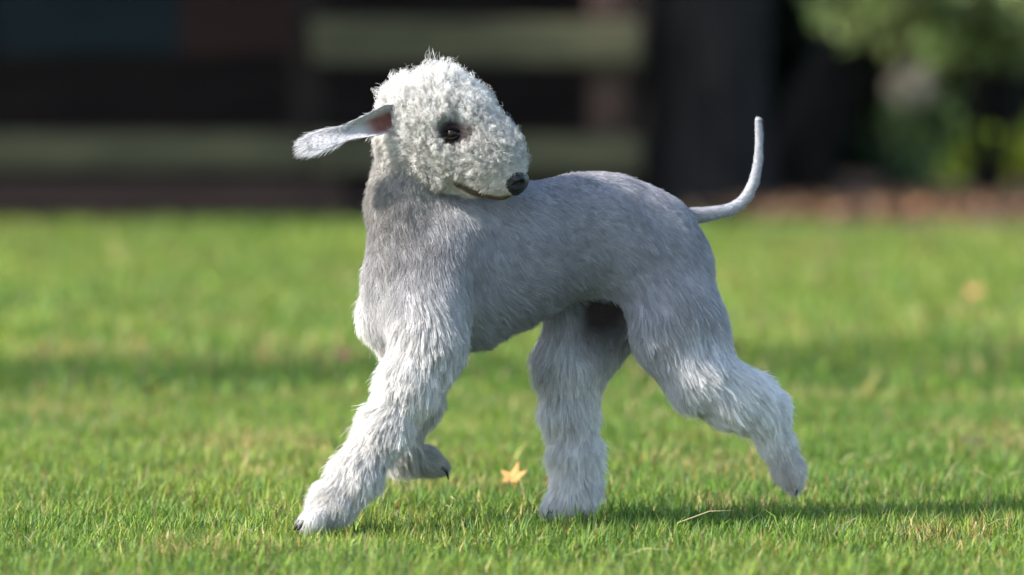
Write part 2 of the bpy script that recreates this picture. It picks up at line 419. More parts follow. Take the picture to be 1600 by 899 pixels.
# loosely leaved young tree beside the lawn, out of the picture on the left: its broken shade crosses the lawn
bx, by = -4.6, 8.45
tree("young_tree", (bx, by, GZ), ([(bx, by, GZ - .05), (bx, by, 1.0), (bx + .05, by, 2.6), (bx, by, 5.2)], [.07, .06, .045, .015]),
     [([(bx, by, 1.6 + .5 * i), (bx + .5 * math.cos(2.4 * i), by + .4 * math.sin(2.4 * i), 2.1 + .5 * i)], [.025, .008]) for i in range(6)],
     ((bx, by, 3.5), (0.62, 0.62, 2.3)), 0.085, (0.06, 0.10, 0.02), "slim young tree with loose foliage standing alone on the lawn", nleaf=2600, clumps=60, seed=9, spread=.2)

def shrub(name, centre, radii, n, leaf, colour, label, seed, clumps=40, spread=.24, group=None):
    r = np.random.default_rng(seed)
    e = empty(name, (centre[0], centre[1], GZ))
    st = []
    for i in range(7):
        a = 2 * math.pi * i / 7; q = np.array([math.cos(a) * radii[0] * .55, math.sin(a) * radii[1] * .55, 0])
        b0 = np.array([centre[0], centre[1], GZ - .03])
        st.append(tube([b0 + q * .08, b0 + q * .45 + [0, 0, centre[2] * .6], b0 + q + [0, 0, centre[2] * 1.2]], [.018, .013, .006], sides=6, seed=seed + i))
    V, F = join_tubes(st); link("stems", np_mesh("stems", V, F, bark), e)
    P, k = crown_pts(n, centre, radii, r, clumps, spread)
    P[:, 2] = np.maximum(P[:, 2], GZ + 0.03 + 0.05 * r.random(n))
    tone = np.exp(r.normal(0, 0.3, clumps))[k][:, None]
    V, F, c = leaf_cloud(P, leaf, r, leaf_cols(n, colour, 0.25, r) * tone)
    link("foliage", np_mesh("foliage", V, [F], leaf_mat, c, smooth=False), e)
    return tag(e, label, "shrub", group)
dk = (0.016, 0.028, 0.012)
shrub("dark_shrub", (1.2, 21.9, .8), (1.2, .7, .9), 12000, .10, dk, "dense dark evergreen shrub behind the leaning tree", 21)
shrub("dark_shrub", (2.7, 21.7, .8), (1.2, .7, .9), 12000, .10, dk, "dense dark evergreen shrub behind the low bright green plant", 22)
shrub("evergreen_bush", (4.4, 21.5, .9), (1.3, .8, 1.1), 10000, .10, dk, "broad dark evergreen bush at the open end of the border", 26)
shrub("evergreen_hedge", (2.4, 24.0, .9), (4.2, .6, 1.2), 26000, .13, dk, "tall dark hedge closing the border behind the evergreen shrubs", 27, clumps=160, spread=.16)
bs = shrub("leafy_shrub", (fx(1540, 19.0), 18.9, .72), (.40, .34, .22), 2800, .085, (0.19, 0.25, 0.085), "leafy light green shrub with one pale pinkish bloom near the dark trunk", 23, clumps=34)
# the pale bloom: a ball of small petals on a stalk
r = np.random.default_rng(31); bc = at(1425, 140, 18.75)
d = r.normal(0, 1, (420, 3)); d /= np.linalg.norm(d, axis=1)[:, None]
V, F, c = leaf_cloud(bc + d * np.array([.085, .085, .08]) * r.uniform(.75, 1, (420, 1)), .032, r, leaf_cols(420, (0.50, 0.45, 0.36), .12, r), 0)
link("bloom", np_mesh("bloom", V, [F], leaf_mat, c, smooth=False), bs)
V, F = join_tubes([tube([(bc[0] + .08, 18.9, GZ), (bc[0] + .03, 18.85, .2), tuple(bc - [0, 0, .05])], [.008, .007, .005], sides=6)])
link("stalk", np_mesh("stalk", V, F, bark), bs)
lp = at(1440, 190, 18.75); P = lp + r.normal(0, 1, (160, 3)) * [.07, .05, .06]
V, F, c = leaf_cloud(P, .07, r, leaf_cols(160, (0.10, 0.15, 0.05), .2, r)); link("lower_leaves", np_mesh("lower_leaves", V, [F], leaf_mat, c, smooth=False), bs)
shrub("low_plant", (fx(1590, 20.3), 20.3, .12), (.32, .25, .10), 1500, .07, (0.22, 0.30, 0.03), "low bright green plant spreading under the leafy shrub", 24, clumps=24)
shrub("low_plant", (fx(1405, 19.4), 19.4, .12), (.11, .10, .10), 260, .06, (0.04, 0.10, 0.05), "small bluish green plant sprouting below the pale bloom", 25, clumps=10)

# fallen leaves
litter_mat = mat_attr("dry_leaf", rough=0.7, spec=0.2, trans=0.2)
r = np.random.default_rng(41); n = 2600
lx = r.uniform(-4, 4.5, n); ly = lawn_edge(lx) + np.abs(r.normal(0, .7, n)) - .1
lk = lx > .55; lx, ly = lx[lk], ly[lk]; n = len(lx)
pal = np.array([[.24, .13, .07], [.20, .12, .075], [.27, .18, .10], [.15, .09, .06], [.30, .14, .07]])
V, F, c = leaf_cloud(np.c_[lx, ly, GZ + .045 + .03 * r.random(n)], .06, r, pal[r.integers(0, 5, n)] * r.uniform(.7, 1.2, (n, 1)), 0)
tag(link("leaf_litter", np_mesh("leaf_litter", V, [F], litter_mat, c, smooth=False)), "brown and orange leaf litter on the soil border", "leaf litter", kind="stuff")

def fallen_leaf(px, py, size, colour, rot, label, group=None, tilt=(0.5, 0.2), dz=0.018):
    """five-lobed curled leaf lying in the grass"""
    Y = 5333.0 / (py - 38 + 2); c = at(px, py, Y); c[2] = GZ + dz
    out = []
    tips = [(-125, .55), (-62, .85), (0, 1.0), (62, .85), (125, .55)]
    for i, (a, l) in enumerate(tips):
        out.append((a, l))
        if i < 4: out.append(((a + tips[i + 1][0]) / 2, .40))
    out.append((180, .25))
    P = [(0, 0, 0)]
    for a, l in out:
        x, y = l * math.sin(math.radians(a)), l * math.cos(math.radians(a))
        P.append((x, y, 0.32 * l * l * (1 if a > 0 else .7)))
    P = np.array(P) * size; n = len(out)
    F = np.array([[0, 1 + j, 1 + (j + 1) % n] for j in range(n)])
    top = P + [0, 0, .0006]
    V = np.concatenate([top, P]); F2 = F[:, ::-1] + len(P)
    col_ = np.array(colour) * rng.uniform(.8, 1.15, (len(V), 1))
    sv, sq, stt = tube([(0, 0, 0), (0.03 * size, -.45 * size, .02 * size), (.1 * size, -.85 * size, .12 * size)], [.0009, .0008, .0006], sides=5)
    o = link("fallen_leaf", np_mesh("fallen_leaf", V, [np.concatenate([F, F2])], litter_mat, col_, smooth=False))
    o.location = Vector(c); o.rotation_euler = (tilt[0], tilt[1], rot)
    s_ = bpy.data.objects.new("leaf_stalk", np_mesh("leaf_stalk", sv, [sq, stt], litter_mat, np.tile(np.array(colour) * .6, (len(sv), 1)))); COL.objects.link(s_); s_.parent = o
    return tag(o, label, "leaf", group)
fallen_leaf(801, 757, .027, (.56, .29, .10), -.5, "curled pale orange leaf lying in the grass between the dog's legs", tilt=(.7, .0), dz=.024)
fallen_leaf(1420, 893, .020, (.50, .24, .05), 2.0, "deep orange leaf sunk flat among the grass blades", tilt=(.3, .3), dz=.016)
for i, (px, py) in enumerate([(535, 572), (1225, 432), (1150, 560), (240, 628), (1520, 470), (1300, 400), (60, 420), (1450, 395)]):
    fallen_leaf(px, py, .032, pal[i % 5] * 1.3, i * 1.3, "dry brown leaf lying out on the far lawn", "dry leaves scattered on the far lawn", tilt=(.5, .3), dz=.035)

# bare soil patch
Ys = 5333.0 / (688 - 38); pc = at(1520, 688, Ys)
a = np.linspace(0, 2 * math.pi, 25)[:-1]; rr = np.linspace(0, 1, 7)[1:]
V = [(0, 0, .020)]
for q in rr:
    for t in a:
        m_ = q * (1 + .2 * math.sin(3 * t + 1))
        V.append((m_ * .042 * math.cos(t), m_ * .10 * math.sin(t), .020 * (1 - q * q) + rng.normal(0, .002) - .003))
F3 = np.array([[0, 1 + j, 1 + (j + 1) % 24] for j in range(24)])
F4 = np.array([[1 + k * 24 + j, 1 + (k + 1) * 24 + j, 1 + (k + 1) * 24 + (j + 1) % 24, 1 + k * 24 + (j + 1) % 24] for k in range(5) for j in range(24)])
so = link("soil_patch", np_mesh("soil_patch", V, [F3, F4], mat_noise("crumbly_soil", (.05, .032, .018), (.11, .075, .045), scale=60, bump=1)))
so.location = (pc[0], pc[1], GZ); tag(so, "small heap of bare brown soil in the lawn", "soil")

# ------------------------------------------------------------------ the dog
Y0 = 6.87; S = Y0 / FPX; YAW = math.radians(20)
LAT = np.array([math.sin(YAW), -math.cos(YAW), 0.0])               # the dog's left, the side in view
HYAW = math.radians(18)
HLAT = np.array([-math.sin(HYAW), -math.cos(HYAW), 0.0])            # side of the turned head in view
def D(u, v, l=0.0): return at(u, v, Y0 + (u - 800) * S * math.tan(YAW) - l / math.cos(YAW))
HW0 = -0.062
def Hd(u, v, l=0.0): return at(u, v, Y0 + HW0 - (u - 650) * S * math.tan(HYAW) - l / math.cos(HYAW))

def px_dir(du, dv, dw=0.0):
    d = np.array([du, dw, -dv], float); return d / np.linalg.norm(d)

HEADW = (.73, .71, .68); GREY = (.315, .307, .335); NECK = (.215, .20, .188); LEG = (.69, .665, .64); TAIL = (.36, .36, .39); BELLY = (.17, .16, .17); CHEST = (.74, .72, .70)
# group, colour, fur length (m), lift (0 lies flat, 1 stands out), combing direction, curl
A = dict
aBody = A(g="body", c=GREY, L=.0052, lift=.30, dir=px_dir(1, .45), curl=.05)
aRump = A(g="body", c=(.37, .36, .395), L=.008, lift=.30, dir=px_dir(.5, 1), curl=.05)
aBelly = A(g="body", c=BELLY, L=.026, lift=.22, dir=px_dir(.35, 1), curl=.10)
aChest = A(g="body", c=CHEST, L=.018, lift=.40, dir=px_dir(.0, 1), curl=.25)
aShould = A(g="body", c=(.40, .39, .41), L=.009, lift=.35, dir=px_dir(.1, 1), curl=.12)
aNeck = A(g="neck", c=NECK, L=.0065, lift=.65, dir=px_dir(0, 1), curl=.50)
aHead = A(g="head", c=HEADW, L=.015, lift=.85, dir=px_dir(.1, -1), curl=.9)
aTop = A(g="head", c=HEADW, L=.026, lift=.95, dir=px_dir(-.1, -1), curl=.6)
aCheek = A(g="head", c=(.56, .55, .53), L=.0075, lift=.6, dir=px_dir(-.3, .6), curl=1.0)
aMuz = A(g="head", c=(.60, .585, .55), L=.0085, lift=.65, dir=px_dir(-.6, -.1), curl=1.0)
aTip = A(g="head", c=(.27, .245, .225), L=.006, lift=.4, dir=px_dir(-.6, .6), curl=.4)
aJaw = A(g="head", c=(.44, .42, .37), L=.006, lift=.4, dir=px_dir(-.5, .6), curl=.4)
def aLeg(i, c=LEG, L=.019, lift=.50, d=px_dir(0, 1), curl=.22): return A(g="leg%d" % i, c=c, L=L, lift=lift, dir=d, curl=curl)
aTail = A(g="tail", c=TAIL, L=.0032, lift=.3, dir=px_dir(1, -.3), curl=.1)

prims = []
def chain(fn, pts, attr, k=1.0, axis=None, blend=.02):
    """pts: (u, v, lateral, radius px); attr one dict or one per segment"""
    for i in range(len(pts) - 1):
        p, q = pts[i], pts[i + 1]
        at_ = attr[i] if isinstance(attr, list) else attr
        prims.append(Prim(fn(*p[:3]), fn(*q[:3]), p[3] * S, q[3] * S, k, axis, blend, at_))
# trunk of the body: deep flat-sided chest, arched loin, tucked belly
chain(D, [(655, 455, 0, 80), (705, 428, 0, 114), (800, 394, 0, 102), (905, 364, 0, 86), (955, 366, 0, 86), (1008, 388, 0, 84), (1032, 418, 0, 70)],
      [aShould, aBody, aBody, aBody, aBody, aRump], k=.62, axis=LAT, blend=.02)
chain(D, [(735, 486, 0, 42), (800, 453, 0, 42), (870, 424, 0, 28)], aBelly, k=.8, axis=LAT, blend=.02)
chain(D, [(604, 430, -.018, 30), (606, 490, -.022, 38), (626, 530, -.026, 34)], aChest, blend=.012)
# neck
chain(D, [(634, 235, -.006, 43), (638, 320, -.004, 61), (654, 410, .004, 78)], [aNeck, aNeck], k=.84, axis=LAT, blend=.016)
# shoulders
for sgn, li in ((1, 0), (-1, 1)):
    chain(D, [(705, 370, .018 * sgn, 50), (668, 480, .036 * sgn, 50), (672, 545, .046 * sgn, 42)], [aShould, A(aShould, c=(.58, .57, .57), L=.018)], blend=.03)
# near fore leg, reaching forward and planted
LF = px_dir(-.5, .8)
chain(D, [(668, 530, .050, 46), (640, 595, .054, 35), (603, 665, .055, 27), (556, 740, .055, 25), (520, 785, .055, 24), (499, 806, .055, 19)], aLeg(0, d=px_dir(-.3, 1)), blend=.02)
for du, l in ((-6, .075), (-10, .062), (-8, .048), (-2, .036)):
    prims.append(Prim(D(512 + du * .3, 800, l * .6 + .022), D(491 + du, 815, l), 14 * S, 11 * S, blend=.006, attr=aLeg(0, L=.0055, lift=.3, d=px_dir(-.5, 1))))
# far fore leg, lifted with the paw folded back
chain(D, [(672, 540, -.048, 42), (650, 620, -.05, 30), (622, 690, -.05, 25), (630, 712, -.05, 21), (665, 720, -.05, 17), (686, 729, -.05, 14)],
      [aLeg(1), aLeg(1), aLeg(1), aLeg(1, c=(.42, .40, .37), L=.008, lift=.3, d=px_dir(1, .3)), aLeg(1, c=(.40, .38, .35), L=.006, lift=.3, d=px_dir(1, .3))], blend=.015)
# near hind leg, stretched out behind
chain(D, [(1040, 425, .012, 68), (1062, 515, .036, 64), (1092, 580, .044, 49)], [A(aRump, c=(.40, .39, .415), L=.011, g="leg2"), aLeg(2, c=(.60, .59, .60), L=.018, lift=.28, d=px_dir(.35, 1))], k=.66, axis=LAT, blend=.03)
chain(D, [(1092, 580, .044, 47), (1140, 615, .048, 37), (1186, 640, .046, 27), (1213, 690, .044, 18), (1233, 735, .043, 17), (1240, 756, .043, 11)],
      [aLeg(2, c=(.80, .79, .79), L=.022, lift=.32, d=px_dir(.6, 1)),
       aLeg(2, c=(.84, .82, .81), L=.019, lift=.40, d=px_dir(.8, .8)), aLeg(2, c=(.84, .82, .81), L=.014, lift=.45, d=px_dir(.5, 1)), aLeg(2, c=(.62, .59, .57), L=.011, lift=.45, d=px_dir(.4, 1)), aLeg(2, c=(.48, .45, .43), L=.007, lift=.4, d=px_dir(.4, 1))], blend=.02)
prims.append(Prim(D(1172, 612, .046), D(1200, 640, .046), 22 * S, 17 * S, blend=.02, attr=aLeg(2, c=(.84, .82, .81), L=.020, lift=.6, d=px_dir(.8, .3))))
# far hind leg, under the body and planted
chain(D, [(1000, 425, -.015, 62), (925, 505, -.040, 62), (893, 565, -.050, 50)], [A(aRump, g="leg3"), aLeg(3, c=(.52, .50, .49), L=.018, lift=.45)], k=.70, axis=LAT, blend=.025)
chain(D, [(893, 565, -.050, 46), (890, 640, -.052, 31), (899, 705, -.052, 28), (900, 755, -.052, 25), (892, 783, -.052, 22), (870, 794, -.052, 16)],
      [aLeg(3, c=(.82, .795, .775))] * 4 + [aLeg(3, c=(.82, .795, .775), L=.012, lift=.4, d=px_dir(-.4, 1))], blend=.02)
# tail
chain(D, [(1040, 345, 0, 24), (1066, 340, 0, 14), (1105, 335, 0, 11), (1138, 329, 0, 9.7), (1155, 320, 0, 9.3), (1168, 306, 0, 8.8), (1178, 284, 0, 8), (1185, 250, 0, 7), (1186, 215, 0, 6), (1184, 187, 0, 5)], aTail, blend=.0015)
# head: pear-shaped, no stop, turned back over the shoulder
chain(Hd, [(648, 182, 0, 46), (686, 180, 0, 58)], aTop, k=.80, axis=HLAT, blend=.02)
chain(Hd, [(672, 205, 0, 60), (722, 218, 0, 57), (765, 246, 0, 45), (790, 268, 0, 30)], [aHead, aHead, aMuz], k=.74, axis=HLAT, blend=.02)
chain(Hd, [(648, 222, 0, 37), (694, 250, 0, 36)], aCheek, k=.95, axis=HLAT, blend=.02)
chain(Hd, [(760, 272, 0, 28), (792, 287, 0, 19)], [aTip], k=.9, axis=HLAT, blend=.012)
chain(Hd, [(690, 268, 0, 24), (740, 288, 0, 18), (782, 303, 0, 10)], [aJaw, aJaw], k=.9, axis=HLAT, blend=.008)
V, Q = sdf_mesh(prims, 0.0030)
# smooth out the grid without shrinking the limbs
for lam in (.5, -.52) * 6:
    acc = np.zeros_like(V); cn = np.zeros(len(V))
    for j in range(4):
        np.add.at(acc, Q[:, j], V[Q[:, (j + 1) % 4]] + V[Q[:, (j - 1) % 4]]); np.add.at(cn, Q[:, j], 2)
    V = V + lam * (acc / cn[:, None] - V)
N = vert_normals(V, Q)
fur_prims = [p for p in prims if p.attr]
def attributes(P):
    d = np.stack([p.dist(P) for p in fur_prims], 1)
    w = np.exp(-np.clip(d - d.min(1, keepdims=True), 0, .2) / .013); w /= w.sum(1, keepdims=True)
    tab = lambda key: np.array([np.atleast_1d(p.attr[key]) for p in fur_prims], float)
    groups = [p.attr["g"] for p in fur_prims]; gi_ = np.array(groups)[d.argmin(1)]
    return w @ tab("c"), (w @ tab("L"))[:, 0], (w @ tab("lift"))[:, 0], w @ tab("dir"), (w @ tab("curl"))[:, 0], gi_

def to_px(P):
    """photo pixel of world points"""
    q = P - np.array([0, 0, CAM_H]); f = q[:, 1] * math.cos(PITCH) - q[:, 2] * math.sin(PITCH); u = q[:, 1] * math.sin(PITCH) + q[:, 2] * math.cos(PITCH)
    return 800 + FPX * q[:, 0] / f, 449.5 - FPX * u / f

dog = empty("terrier_dog", (at(800, 800, Y0)[0], Y0, 0.0))
tag(dog, "blue-grey terrier with woolly white head trotting across the lawn, looking back", "dog")
bvh = BVHTree.FromPolygons([tuple(v) for v in V], [tuple(q) for q in Q])
def hit(u, v):
    o = np.array([0, 0, CAM_H]); d = at(u, v, 7.0) - o
    loc, nrm, i, dist = bvh.ray_cast(Vector(o), Vector(d).normalized())
    return np.array(loc), np.array(nrm)

eye_p, eye_n = hit(706, 209)
tear_p, _ = hit(729, 210)
mouth_line = np.array([hit(u, v)[0] for u, v in [(716, 289), (735, 299), (755, 307), (775, 311), (792, 309)]])
def seg_dist(P, line):
    best = np.full(len(P), 9.0)
    for a, b in zip(line[:-1], line[1:]):
        best = np.minimum(best, cone_dist(P, a, b, 0, 0))
    return best
FAR_EYE = eye_p - 2 * ((eye_p - Hd(706, 209, 0)) @ HLAT) * HLAT
far_mouth = mouth_line - 2 * ((mouth_line - Hd(750, 300, 0)) @ HLAT)[:, None] * HLAT
NOSE_C = Hd(803, 283, 0); EAR_ROOTS = [hit(606, 190)[0]]
EYE_DARK = np.array([.045, .032, .032])
def face_marks(P, c, L):
    for ep in (eye_p, FAR_EYE):
        de = np.linalg.norm(P - ep, axis=1)
        k = smoothstep(.022, .011, de)[:, None]; c = c * (1 - k) + EYE_DARK * k
        L = L * (0.08 + 0.92 * smoothstep(.008, .026, de))
    dt = np.linalg.norm(P - tear_p, axis=1); k = (0.85 * smoothstep(.016, .005, dt))[:, None]; c = c * (1 - k) + np.array([.12, .085, .08]) * k
    L = L * (0.35 + .65 * smoothstep(.004, .016, dt))
    L = L * (0.40 + .60 * smoothstep(.014, .036, np.linalg.norm(P - NOSE_C, axis=1)))
    for ear_root in EAR_ROOTS:
        L = L * (0.15 + .85 * smoothstep(.008, .019, np.linalg.norm(P - ear_root, axis=1)))
    for ln in (mouth_line, far_mouth):
        dm = seg_dist(P, ln); k = (0.95 * smoothstep(.0072, .0032, dm))[:, None]; c = c * (1 - k) + np.array([.03, .022, .018]) * k
        k = (0.5 * smoothstep(.014, .004, dm) * vnoise(P, 260, 3))[:, None]; c = c * (1 - k) + np.array([.25, .18, .10]) * k
        L = L * (0.15 + .85 * smoothstep(.004, .019, dm))
    return c, L
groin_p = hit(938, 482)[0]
def groin_skin_shade(P, c, L, g):  # dark bare groin skin, with the shade between the hind legs painted in
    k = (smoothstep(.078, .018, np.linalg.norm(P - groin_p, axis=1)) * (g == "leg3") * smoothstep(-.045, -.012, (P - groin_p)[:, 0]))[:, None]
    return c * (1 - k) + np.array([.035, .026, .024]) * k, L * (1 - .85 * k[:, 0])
def mottle(P, c, g):
    """the coat's own patches: lighter and darker blue-grey"""
    n1 = vnoise(P, 22, 1); n2 = vnoise(P, 70, 2)
    k = np.where(g == "tail", 1.0, 0.80 + 0.28 * n1 + 0.16 * n2)[:, None]
    return c * k

bc_, bL, _, _, _, bg_ = attributes(V)
bc_, _ = face_marks(V, mottle(V, bc_, bg_), bL.copy()); bc_, _ = groin_skin_shade(V, bc_, bL.copy(), bg_)
skin_mat = mat_attr("coat_skin", rough=0.9, spec=0.05)
body = link("body", np_mesh("body", V, [Q], skin_mat, bc_ * 0.8), dog)

# eyes
eye_mat, nt, p, _o = nodes_of("dark_eye"); p.inputs["Base Color"].default_value = (.010, .006, .005, 1); p.inputs["Roughness"].default_value = .13; p.inputs["Specular IOR Level"].default_value = .28
lid_mat, nt, p, _o = nodes_of("eyelid_skin"); p.inputs["Base Color"].default_value = (.006, .005, .005, 1); p.inputs["Specular IOR Level"].default_value = .08; p.inputs["Roughness"].default_value = .7
def ball(c, r, k=(1, 1, 1), seg=20, rings=14):
    th = np.linspace(0, math.pi, rings + 1); ph = np.linspace(0, 2 * math.pi, seg, endpoint=False)
    G = np.array([[math.sin(t) * math.cos(f), math.sin(t) * math.sin(f), math.cos(t)] for t in th for f in ph]) * r * np.array(k) + c
    F = np.array([[i * seg + j, (i + 1) * seg + j, (i + 1) * seg + (j + 1) % seg, i * seg + (j + 1) % seg] for i in range(rings) for j in range(seg)])
    return G, F
for ep, nn in ((eye_p, eye_n), (FAR_EYE, eye_n - 2 * (eye_n @ HLAT) * HLAT)):
    c0 = ep - nn * .0045
    Vb, Fb = ball(c0, .0082)
    eo = link("eye", np_mesh("eye", Vb, [Fb], eye_mat), dog)
    # almond rim: a closed tube around the eyeball
    fwd = np.cross(np.array([0, 0, 1.]), nn); fwd /= np.linalg.norm(fwd); upv = np.cross(nn, fwd)
    ring = []
    for t in np.linspace(0, 2 * math.pi, 29):
        x_, y_ = 1.08 * math.cos(t), .74 * math.sin(t) * (1 - .3 * math.cos(t) ** 2)
        q_ = fwd * x_ * .0088 + upv * y_ * .0088; rad = np.linalg.norm(q_)
        ring.append(c0 + q_ + nn * math.sqrt(max(.0094 ** 2 - min(rad, .0092) ** 2, 0)))
    Vr, Qr, Tr = tube(ring, [.0017] * 29, sides=8)
    link("eyelid", np_mesh("eyelid", Vr, [Qr, Tr], lid_mat), dog)

# nose: leather with two nostrils
HF = np.array([math.cos(HYAW), -math.sin(HYAW), 0]); HDn = np.array([0, 0, -1.0])
nose_mat = mat_noise("nose_leather", (.006, .006, .007), (.013, .013, .015), scale=420, rough=.45, bump=.35, spec=.35)
nc = Hd(803, 284, 0)
npz = [Prim(nc + HLAT * .004, nc - HLAT * .004, 18 * S, 18 * S, blend=.004), Prim(nc + HF * .005 - HDn * .002 + HLAT * .006, nc + HF * .005 - HDn * .002 - HLAT * .006, 14.5 * S, 14.5 * S, blend=.006),
       Prim(nc - HF * .010 - HDn * .004, nc, 10 * S, 15 * S, blend=.006),
       Prim(nc + HDn * .008 + HF * .003, nc + HDn * .010 + HF * .002, 9 * S, 8 * S, blend=.006)]
for sg in (1, -1):
    npz.append(Prim(nc + HLAT * sg * .0120 + HF * .0130 + HDn * .002, nc + HLAT * sg * .0195 + HF * .005 + HDn * .0060, .0044, .0028, blend=.0025, cut=True))
    npz.append(Prim(nc + HF * .0185 + HDn * (.001), nc + HF * .0145 + HDn * .018, .0008, .0008, blend=.0025, cut=True)) if sg == 1 else None
npz = [q for q in npz if q]
Vn, Qn = sdf_mesh(npz, .0009)
link("nose", np_mesh("nose", Vn, [Qn], nose_mat), dog)

# claws
claw_mat, nt, p, _o = nodes_of("claw_horn"); p.inputs["Base Color"].default_value = (.018, .015, .014, 1); p.inputs["Roughness"].default_value = .4
def claw(a, b, c, r=.0032):
    Vc, Qc, Tc = tube([a, b, c], [r, r * .8, r * .2], sides=8); link("claw", np_mesh("claw", Vc, [Qc, Tc], claw_mat), dog)
for (u, l) in ((488, .073), (482, .061), (481, .049), (486, .037)):
    claw(D(u + 2, 812, l), D(u - 15, 816, l), D(u - 22, 829, l), .0042)
for l in (-.040, -.052, -.060): claw(D(688, 731, l), D(698, 737, l), D(701, 750, l), .003)
for l in (.036, .044, .052): claw(D(1240, 757, l), D(1245, 766, l), D(1243, 775, l), .003)
for l in (-.040, -.050, -.060, -.068): claw(D(868, 797, l), D(858, 801, l), D(853, 809, l), .003)

# ------------------------------------------------------------------ ears
ear_mat = mat_attr("ear_skin", rough=.75, spec=.15)
def ear(centre, halfw, across, cup, fold, thick, inner_side, far=False):
    """a thin leathery flap: centre line, half widths, across vectors, cupping; two skins joined at the rim"""
    ns, nt_ = 25, 13
    s_in = np.linspace(0, 1, len(centre)); s = np.linspace(0, 1, ns)
    C = np.stack([np.interp(s, s_in, np.array(centre)[:, i]) for i in range(3)], 1)
    ker = np.array([.25, .5, .25])
    for _ in range(3):
        Cs = C.copy(); Cs[1:-1] = .25 * C[:-2] + .5 * C[1:-1] + .25 * C[2:]; C = Cs
    Wd = np.interp(s, s_in, halfw); Ac = np.stack([np.interp(s, s_in, np.array(across)[:, i]) for i in range(3)], 1); Ac /= np.linalg.norm(Ac, axis=1)[:, None]
    Tn = np.gradient(C, axis=0); Tn /= np.linalg.norm(Tn, axis=1)[:, None]
    Nn = np.cross(Tn, Ac); Nn *= np.sign(Nn @ inner_side)[:, None]
    t = np.linspace(-1, 1, nt_); cupv = np.interp(s, s_in, cup); fo = np.interp(s, s_in, fold)
    tip = np.sqrt(np.clip(1 - np.clip((s - .86) / .14, 0, 1) ** 2, .04, 1))
    V0 = C[:, None] + Ac[:, None] * (t[None, :, None] * (Wd * tip)[:, None, None]) + Nn[:, None] * ((t[None] ** 2 - .5) * cupv[:, None] + np.clip(t[None], 0, 1) ** 2 * fo[:, None])[..., None]
    th = thick * (1 - .75 * np.abs(t) ** 4)[None, :, None]
    A1 = (V0 + Nn[:, None] * th * .5).reshape(-1, 3); B1 = (V0 - Nn[:, None] * th * .5).reshape(-1, 3)
    i = np.arange(ns * nt_).reshape(ns, nt_); o = ns * nt_
    q1 = np.stack([i[:-1, :-1], i[1:, :-1], i[1:, 1:], i[:-1, 1:]], -1).reshape(-1, 4); q2 = q1[:, ::-1] + o
    rim = np.concatenate([i[0, :-1], i[:-1, -1], i[-1, :0:-1], i[:0:-1, 0]]); rn = np.roll(rim, -1)
    q3 = np.c_[rim, rim + o, rn + o, rn]
    sg = np.repeat(s, nt_); tg = np.tile(t, ns)
    inner = np.array([.20, .085, .070]); pale = np.array([.46, .455, .475]); greyp = np.array([.40, .39, .42])
    k = (smoothstep(.50, .30, sg) * smoothstep(.65, .35, tg) * smoothstep(-1.02, -.75, tg))[:, None]
    ci = pale * .85 * (1 - k) + inner * (.6 + .7 * vnoise(A1, 200, 3))[:, None] * k
    co = pale * (1 - .0 * k)
    Vx = np.concatenate([A1, B1]); cx = np.concatenate([ci, np.broadcast_to(co, ci.shape)])
    e = link("ear", np_mesh("ear", Vx, [q1, q2, q3], ear_mat, cx), dog)
    return e, C, Ac, Nn, Wd * tip, s, V0
base_p, base_n = hit(622, 178)
yb = base_p[1]
def E(u, v, dy): return at(u, v, yb + dy)
cam_side = np.array([0, -1., 0])
near_ear = ear([E(628, 178, .012), E(602, 188, -.004), E(575, 197, -.012), E(545, 208, -.016), E(512, 217, -.018), E(480, 226, -.016)],
               [x * S for x in (14, 21, 17, 12, 16, 14)],
               [px_dir(.1, -1, .2), px_dir(-.35, -1, .1), px_dir(-.4, -1, 0), px_dir(-.35, -1, .3), px_dir(-.25, -1, .5), px_dir(-.2, -1, .5)],
               [.004, .010, .009, .004, .001, .0], [.002, .008, .008, .004, .0, .0], .0045, cam_side)
far_c = Hd(650, 185, -.046)
far_ear = ear([far_c + np.array([.004, -.010, .004]), far_c + np.array([-.004, .008, -.012]), far_c + np.array([-.004, .012, -.035]), far_c + np.array([-.002, .010, -.058])],
              [x * S for x in (15, 21, 22, 16)], [px_dir(1, 0, 0)] * 4, [.003] * 4, [0] * 4, .0045, cam_side)

# ------------------------------------------------------------------ the coat: strands combed over the body
hair_mat = mat_attr("coat_hair", rough=.55, spec=.18, trans=.18)
def hair(name, P, colour, radius, parent):
    """P: n x m x 3 strand points"""
    n, m = P.shape[:2]
    hc = bpy.data.hair_curves.new(name)
    hc.add_curves([m] * n)
    hc.attributes["position"].data.foreach_set("vector", np.ascontiguousarray(P, np.float32).ravel())
    ra = hc.attributes.get("radius") or hc.attributes.new("radius", 'FLOAT', 'POINT')
    prof = np.linspace(1, .25, m) ** .8
    ra.data.foreach_set("value", (np.atleast_1d(radius)[:, None] * prof[None] * np.ones((n, 1))).astype(np.float32).ravel())
    ca = hc.attributes.new("col", 'FLOAT_COLOR', 'CURVE')
    c4 = np.ones((n, 4), np.float32); c4[:, :3] = colour
    ca.data.foreach_set("color", c4.ravel())
    hc.materials.append(hair_mat)
    return link(name, hc, parent)

